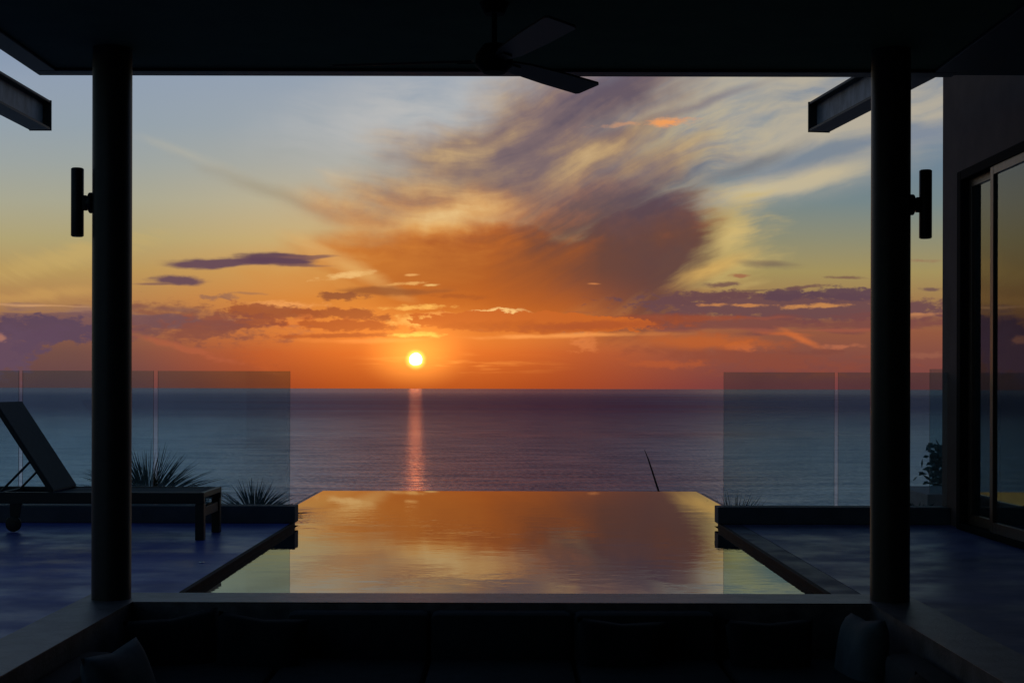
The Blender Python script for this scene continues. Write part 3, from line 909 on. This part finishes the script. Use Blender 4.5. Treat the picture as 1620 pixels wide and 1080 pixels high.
# ------------------------------------------------------------------ parapets and glass panels
b = MB(); b.box(-12.0, XL, YC, YC + 0.2, 0.002, 0.14, 0.006)
tag(b.build('parapet', M_curb), 'low concrete parapet behind the sun lounger, carrying glass panels', 'parapet', 'parapets at the end of the decks')
b = MB(); b.box(XR, HX - 0.002, YC, YC + 0.2, 0.002, 0.14, 0.006)
tag(b.build('parapet', M_curb), 'low concrete parapet between the pool and the house wall', 'parapet', 'parapets at the end of the decks')
YG = YC + 0.10
def pxx(px, D): return (px - 805) / 2250 * D
def panel(p0, p1, label, y=YG, z0=0.141, z1=1.236, group='glass balustrade panels'):
    x0, x1 = pxx(p0, y), pxx(p1, y)
    b = MB()
    b.box(x0, x1, y - 0.0065, y + 0.0065, z0, z1)
    for f in b.b.faces:
        f.normal_update()
        if abs(f.normal.y) < 0.5:
            f.material_index = 1
    tag(b.build('glass_panel', [M_glass, M_gedge]), label, 'glass panel', group)
panel(250, 459, 'clear glass panel on the parapet, its free edge beside the pool, lounger foot in front')
panel(36, 243, 'clear glass panel on the parapet crossed by the column before the lounger')
panel(-172, 30, 'clear glass panel cut by the photo edge, behind the raised lounger back')
panel(1145, 1320, 'clear glass panel on the short parapet, its free edge beside the pool')
panel(1326, 1502.5, 'clear glass panel between the house wall and the gap behind the column')
# neighbouring terrace block with its own glass
b = MB(); b.box(pxx(1463, 14.5), 7.5, 14.4, 15.6, -2.0, 0.04, 0.01)
tag(b.build('terrace_block', M_paleblock), 'pale rendered terrace block beyond the parapet by the house corner', 'terrace')
panel(1471, 1640, 'taller glass panel standing on the pale terrace block by the house corner', 14.5, 0.041, 1.306)

# ------------------------------------------------------------------ sun lounger
def lounger():
    t = empty('sun_lounger', (0, 0, 0))
    tag(t, 'dark metal sun lounger with grey sling and raised back on the deck', 'sun lounger')
    y0, y1 = 10.24, 10.87
    xe, xh = -2.194, -4.12
    b = MB()
    b.box(xh, xe, y0, y0 + 0.035, 0.262, 0.344, 0.003)
    b.box(xh, xe, y1 - 0.035, y1, 0.262, 0.344, 0.003)
    b.box(xe - 0.035, xe - 0.0005, y0 + 0.0355, y1 - 0.0355, 0.305, 0.3435, 0.003)
    b.box(xh + 0.0005, xh + 0.035, y0 + 0.0355, y1 - 0.0355, 0.263, 0.3435, 0.003)
    b.build('frame', M_dark, t)
    for y in (y0 + 0.001, y1 - 0.064):
        b = MB(); b.box(xe - 0.064, xe - 0.001, y, y + 0.063, 0.002, 0.2615, 0.003); b.build('leg', M_dark, t)
    b = MB(); b.box(xe - 0.052, xe - 0.012, y0 + 0.065, y1 - 0.065, 0.165, 0.235, 0.003); b.build('stretcher', M_steel, t)
    for y in (y0 + 0.02, y1 - 0.05):
        b = MB(); b.prism([(-3.80, 0.2615), (-3.70, 0.2615), (-3.735, 0.06), (-3.79, 0.06)], 'y', y, y + 0.026, 0.002)
        br = b.build('wheel_bracket', M_dark, t)
        b = MB(); b.cyl((-3.763, y - 0.018, 0.062), (-3.763, y - 0.001, 0.062), 0.060, n=40, bev=0.004)
        wh = b.build('wheel', M_dark, t, True)
        b = MB(); b.cyl((-3.763, y - 0.022, 0.062), (-3.763, y - 0.0185, 0.062), 0.018, n=20); b.build('hub', M_steel, wh, True)
    # seat sling, slightly sagging
    b = MB()
    nx, ny = 14, 6
    rows = []
    for i in range(nx + 1):
        x = -3.285 + (xe - 0.04 + 3.285) * i / nx
        rows.append([b.b.verts.new((x, y0 + 0.04 + (y1 - y0 - 0.08) * j / ny, 0.338 - 0.012 * math.sin(math.pi * j / ny) * math.sin(math.pi * i / nx))) for j in range(ny + 1)])
    for i in range(nx):
        for j in range(ny):
            b.b.faces.new((rows[i][j], rows[i + 1][j], rows[i + 1][j + 1], rows[i][j + 1]))
    o = b.build('sling_seat', M_sling, t, True, False)
    o.modifiers.new('thick', 'SOLIDIFY').thickness = 0.004
    # backrest
    ax, az, bx, bz = -3.29, 0.350, -3.712, 0.992
    d = Vector((bx - ax, 0, bz - az)); L = d.length; d.normalize()
    nrm = Vector((d.z, 0, -d.x))
    Mb = Matrix(((d.x, 0, nrm.x, ax), (0, 1, 0, 0), (d.z, 0, nrm.z, az), (0, 0, 0, 1)))
    b = MB()
    for y in (y0 + 0.037, y1 - 0.072):
        b.box(0, L, y, y + 0.035, -0.032, 0.0, 0.003, M=Mb)
    b.box(L - 0.035, L - 0.0005, y0 + 0.0725, y1 - 0.0725, -0.031, -0.001, 0.003, M=Mb)
    b.box(0.0005, 0.03, y0 + 0.0725, y1 - 0.0725, -0.031, -0.001, 0.003, M=Mb)
    bk = b.build('backrest', M_dark, t)
    b = MB(); b.box(0.006, L - 0.003, y0 + 0.042, y1 - 0.042, 0.0005, 0.0055, 0.001, M=Mb); b.build('sling_back', M_sling, bk)
    # the lifting stays
    p = Vector((ax, 0, az)) + d * 0.30
    for y in (y0 + 0.09, y1 - 0.10):
        b = MB(); b.tube([(p.x - 0.01, y, p.z - 0.03), (-3.70, y, 0.33)], [0.009, 0.009], 10); b.build('stay', M_dark, t)
    b = MB(); b.tube([(-3.70, y0 + 0.036, 0.33), (-3.70, y1 - 0.036, 0.33)], [0.009, 0.009], 10); b.build('cross_bar', M_dark, t)
lounger()

# small recessed deck lamp
b = MB()
b.cyl((-1.93, 8.94, 0.0005), (-1.93, 8.94, 0.006), 0.018, n=28, bev=0.002)
tag(b.build('deck_stud', M_chrome, None, True), 'small shiny metal stud set in the deck by the pool edge', 'deck stud')

# ------------------------------------------------------------------ sunken sofa and pillows
sf = empty('sofa', (0, 4, -0.58))
tag(sf, 'dark built-in sofa lining the sunken lounge below the low wall', 'sofa')
b = MB()
b.prism([(-1.925, -3.0), (-1.925, 3.272), (1.855, 3.272), (1.855, -3.0), (1.05, -3.0), (1.05, 2.42), (-1.12, 2.42), (-1.12, -3.0)], 'z', 0.004, 0.20, 0.01)
b.build('plinth', M_dark, sf)
def cushion(x0, x1, y0, y1, z0, z1, name='seat_cushion'):
    b = MB(); b.box(x0, x1, y0, y1, z0, z1, 0.035); b.build(name, M_sofa, sf, True)
for i in range(3):
    x0 = -1.11 + i * 0.72
    cushion(x0, x0 + 0.71, 2.44, 3.10, 0.203, 0.34)
    cushion(x0, x0 + 0.71, 3.105, 3.262, 0.26, 0.555, 'back_cushion')
for k in range(5):
    y0 = -2.9 + k * 1.06
    cushion(-1.75, -1.125, y0, y0 + 1.05, 0.203, 0.34)
    cushion(-1.918, -1.755, y0, y0 + 1.05, 0.26, 0.50, 'back_cushion')
    cushion(1.055, 1.68, y0, y0 + 1.05, 0.203, 0.34)
    cushion(1.685, 1.848, y0, y0 + 1.05, 0.26, 0.50, 'back_cushion')
cushion(-1.75, -1.12, 2.42, 3.10, 0.203, 0.34)
cushion(1.06, 1.68, 2.42, 3.10, 0.203, 0.34)

def pillow(loc, size, yaw, tilt, label, th=0.15, roll=0.0):
    b = MB()
    n = 18
    sides = {}
    rnd = random.Random(int(loc[0] * 100) + 7)
    ph = rnd.uniform(0, 6)
    for sgn in (1, -1):
        for i in range(n + 1):
            for j in range(n + 1):
                u, v = -1 + 2 * i / n, -1 + 2 * j / n
                k = (1 - u ** 4) * (1 - v ** 4)
                rim = i in (0, n) or j in (0, n)
                pinch = 1 - 0.10 * (1 - abs(u * v)) * (1 if rim else max(abs(u), abs(v)) ** 3)
                if rim and sgn == -1:
                    sides[(sgn, i, j)] = sides[(1, i, j)]
                    continue
                z = sgn * th / 2 * k ** 0.55 * (1 + 0.12 * math.sin(3 * u + ph) * math.cos(2.3 * v + ph))
                sides[(sgn, i, j)] = b.b.verts.new((u * size / 2 * pinch, v * size / 2 * pinch, z))
    for sgn in (1, -1):
        for i in range(n):
            for j in range(n):
                q = [sides[(sgn, i, j)], sides[(sgn, i + 1, j)], sides[(sgn, i + 1, j + 1)], sides[(sgn, i, j + 1)]]
                if len(set(q)) >= 3:
                    try: b.b.faces.new(list(dict.fromkeys(q)))
                    except ValueError: pass
    M = Matrix.Rotation(R(yaw), 4, 'Z') @ Matrix.Rotation(R(tilt), 4, 'X') @ Matrix.Rotation(R(roll), 4, 'Z')
    bmesh.ops.transform(b.b, matrix=M, verts=b.b.verts[:])
    o = b.build('pillow', M_pillow2 if 'blue grey' in label else M_pillow, None, True, False)
    o.location = loc
    tag(o, label, 'pillow', 'scatter pillows on the sofa')
pillow((-1.62, 6.95, -0.235), 0.46, 20, 78, 'dark pillow propped in the sofa corner under the column by the lounger', roll=6)
pillow((-1.22, 6.92, -0.235), 0.46, -6, 76, 'dark pillow on the back sofa beside the corner pillow, its top edge sagging', roll=-4)
pillow((-1.54, 5.75, -0.19), 0.50, 80, 72, 'blue grey pillow leaning on the side sofa below the lounger column')
pillow((0.55, 6.93, -0.245), 0.44, 3, 77, 'dark pillow against the back sofa, right of the pool middle', roll=-3)
pillow((1.28, 6.92, -0.24), 0.44, 4, 76, 'dark pillow on the back sofa next to the corner by the house')
pillow((1.66, 6.72, -0.20), 0.46, -84, 80, 'blue grey pillow upright in the sofa corner by the house', roll=4)
pillow((1.56, 5.30, -0.22), 0.46, -84, 78, 'dark pillow low on the side sofa nearest the house, mostly out of frame')

# ------------------------------------------------------------------ plants beyond the parapets
def spiky(name, px, D, ztop, zbase, nb, spread, seed, label, cat, m=M_leaf, wid=0.012, droop=0.25, lean=0.0):
    rnd = random.Random(seed)
    x = pxx(px, D)
    t = MB()
    Lmax = (ztop - zbase)
    for k in range(nb):
        az = rnd.uniform(0, 2 * math.pi)
        el = spread * math.sqrt(rnd.random())
        L = Lmax * rnd.uniform(0.72, 1.03)
        d = Vector((math.sin(el) * math.cos(az) + lean, math.sin(el) * math.sin(az) * 0.8, math.cos(el))).normalized()
        side = d.cross(Vector((0, 1, 0.2)) + Vector((rnd.uniform(-.5, .5), 0, 0))).normalized()
        up = side.cross(d)
        p = Vector((rnd.uniform(-.03, .03), rnd.uniform(-.03, .03), 0))
        prev = None
        ns = 5
        w0 = wid * rnd.uniform(0.7, 1.2)
        for i in range(ns + 1):
            f = i / ns
            q = p + d * (L * f) + Vector((d.x, d.y, -0.6)) * (droop * L * f * f * math.sin(el))
            wd = w0 * (0.55 + 0.6 * f) * (1 - f ** 2.5) + 0.0006
            a = t.b.verts.new(q - side * wd / 2)
            c = t.b.verts.new(q + up * wd * 0.25)
            e = t.b.verts.new(q + side * wd / 2)
            if prev:
                t.b.faces.new((prev[0], prev[1], c, a))
                t.b.faces.new((prev[1], prev[2], e, c))
            prev = (a, c, e)
    r = empty(name, (x, D, zbase))
    tag(r, label, cat)
    o = t.build('leaves', m, r)
    b = MB(); b.cyl((0, 0, -0.95 - zbase if zbase > -0.9 else -0.3), (0, 0, 0.03), 0.05, 0.035, n=14); b.build('stem', M_bark, r, True)
spiky('yucca', 236, 12.6, 0.66, 0.02, 400, 1.25, 3, 'tall spiky plant behind the glass, beside the lounger column', 'spiky plant', droop=0.42, wid=0.0105)
spiky('yucca', 402, 12.7, 0.33, -0.10, 300, 1.35, 5, 'low fan of spiky leaves behind the glass past the lounger foot', 'spiky plant', droop=0.3, wid=0.0105)
spiky('grass_tuft', 325, 12.4, 0.20, -0.08, 60, 0.9, 8, 'small dark tuft seen between the lounger legs', 'grass tuft')
spiky('grass_tuft', 1164, 14.4, 0.12, -0.42, 130, 1.05, 9, 'sparse grass tuft behind the glass right by the pool corner', 'grass tuft', wid=0.010)
spiky('rosette_plant', 1452, 13.2, 0.17, -0.14, 44, 1.35, 12, 'small leafy rosette beside the pale terrace block', 'rosette plant', M_leaf2, 0.035, 0.5)
def shrub():
    rnd = random.Random(21)
    D = 15.95
    x = pxx(1492, D)
    r = empty('shrub', (x, D, -0.9))
    tag(r, 'dark leafy shrub seen through the glass of the pale terrace block', 'shrub')
    b = MB()
    for k in range(420):
        h = rnd.random()
        c = Vector((rnd.gauss(0.03, 0.085 + 0.05 * (1 - h)), rnd.gauss(0.05, 0.09), 0.70 + 0.66 * h))
        d = Vector((rnd.uniform(-1, 1), rnd.uniform(-1, 1), rnd.uniform(-.3, .8))).normalized()
        s_ = d.orthogonal().normalized()
        L, wd = rnd.uniform(0.06, 0.13), rnd.uniform(0.020, 0.040)
        vs = [b.b.verts.new(c), b.b.verts.new(c + d * L * .5 + s_ * wd), b.b.verts.new(c + d * L), b.b.verts.new(c + d * L * .5 - s_ * wd)]
        b.b.faces.new(vs)
    b.build('foliage', M_leaf2, r)
    b = MB(); b.tube([(0, 0, -0.4), (0.02, 0, 0.5), (0.03, 0.03, 1.2)], [0.03, 0.024, 0.008], 8); b.build('trunk', M_bark, r)
shrub()
# the lone leaning stalk beyond the overflow edge
D = 30.0
def pt(px, py): return (pxx(px, D), D, EYE - (py - 615) / 2250 * D)
b = MB()
q = [pt(1056, 822), pt(1042, 776), pt(1033, 748), pt(1026, 727), pt(1020, 712)]
b.tube([(q[0][0] + 1.6, D, -17.5), (q[0][0] + 1.1, D, -9.0), *q], [0.09, 0.05, 0.026, 0.021, 0.018, 0.014, 0.006], 8)
tag(b.build('flower_stalk', M_bark, None, True), 'single thin dark stalk leaning above the far edge of the pool', 'stalk')
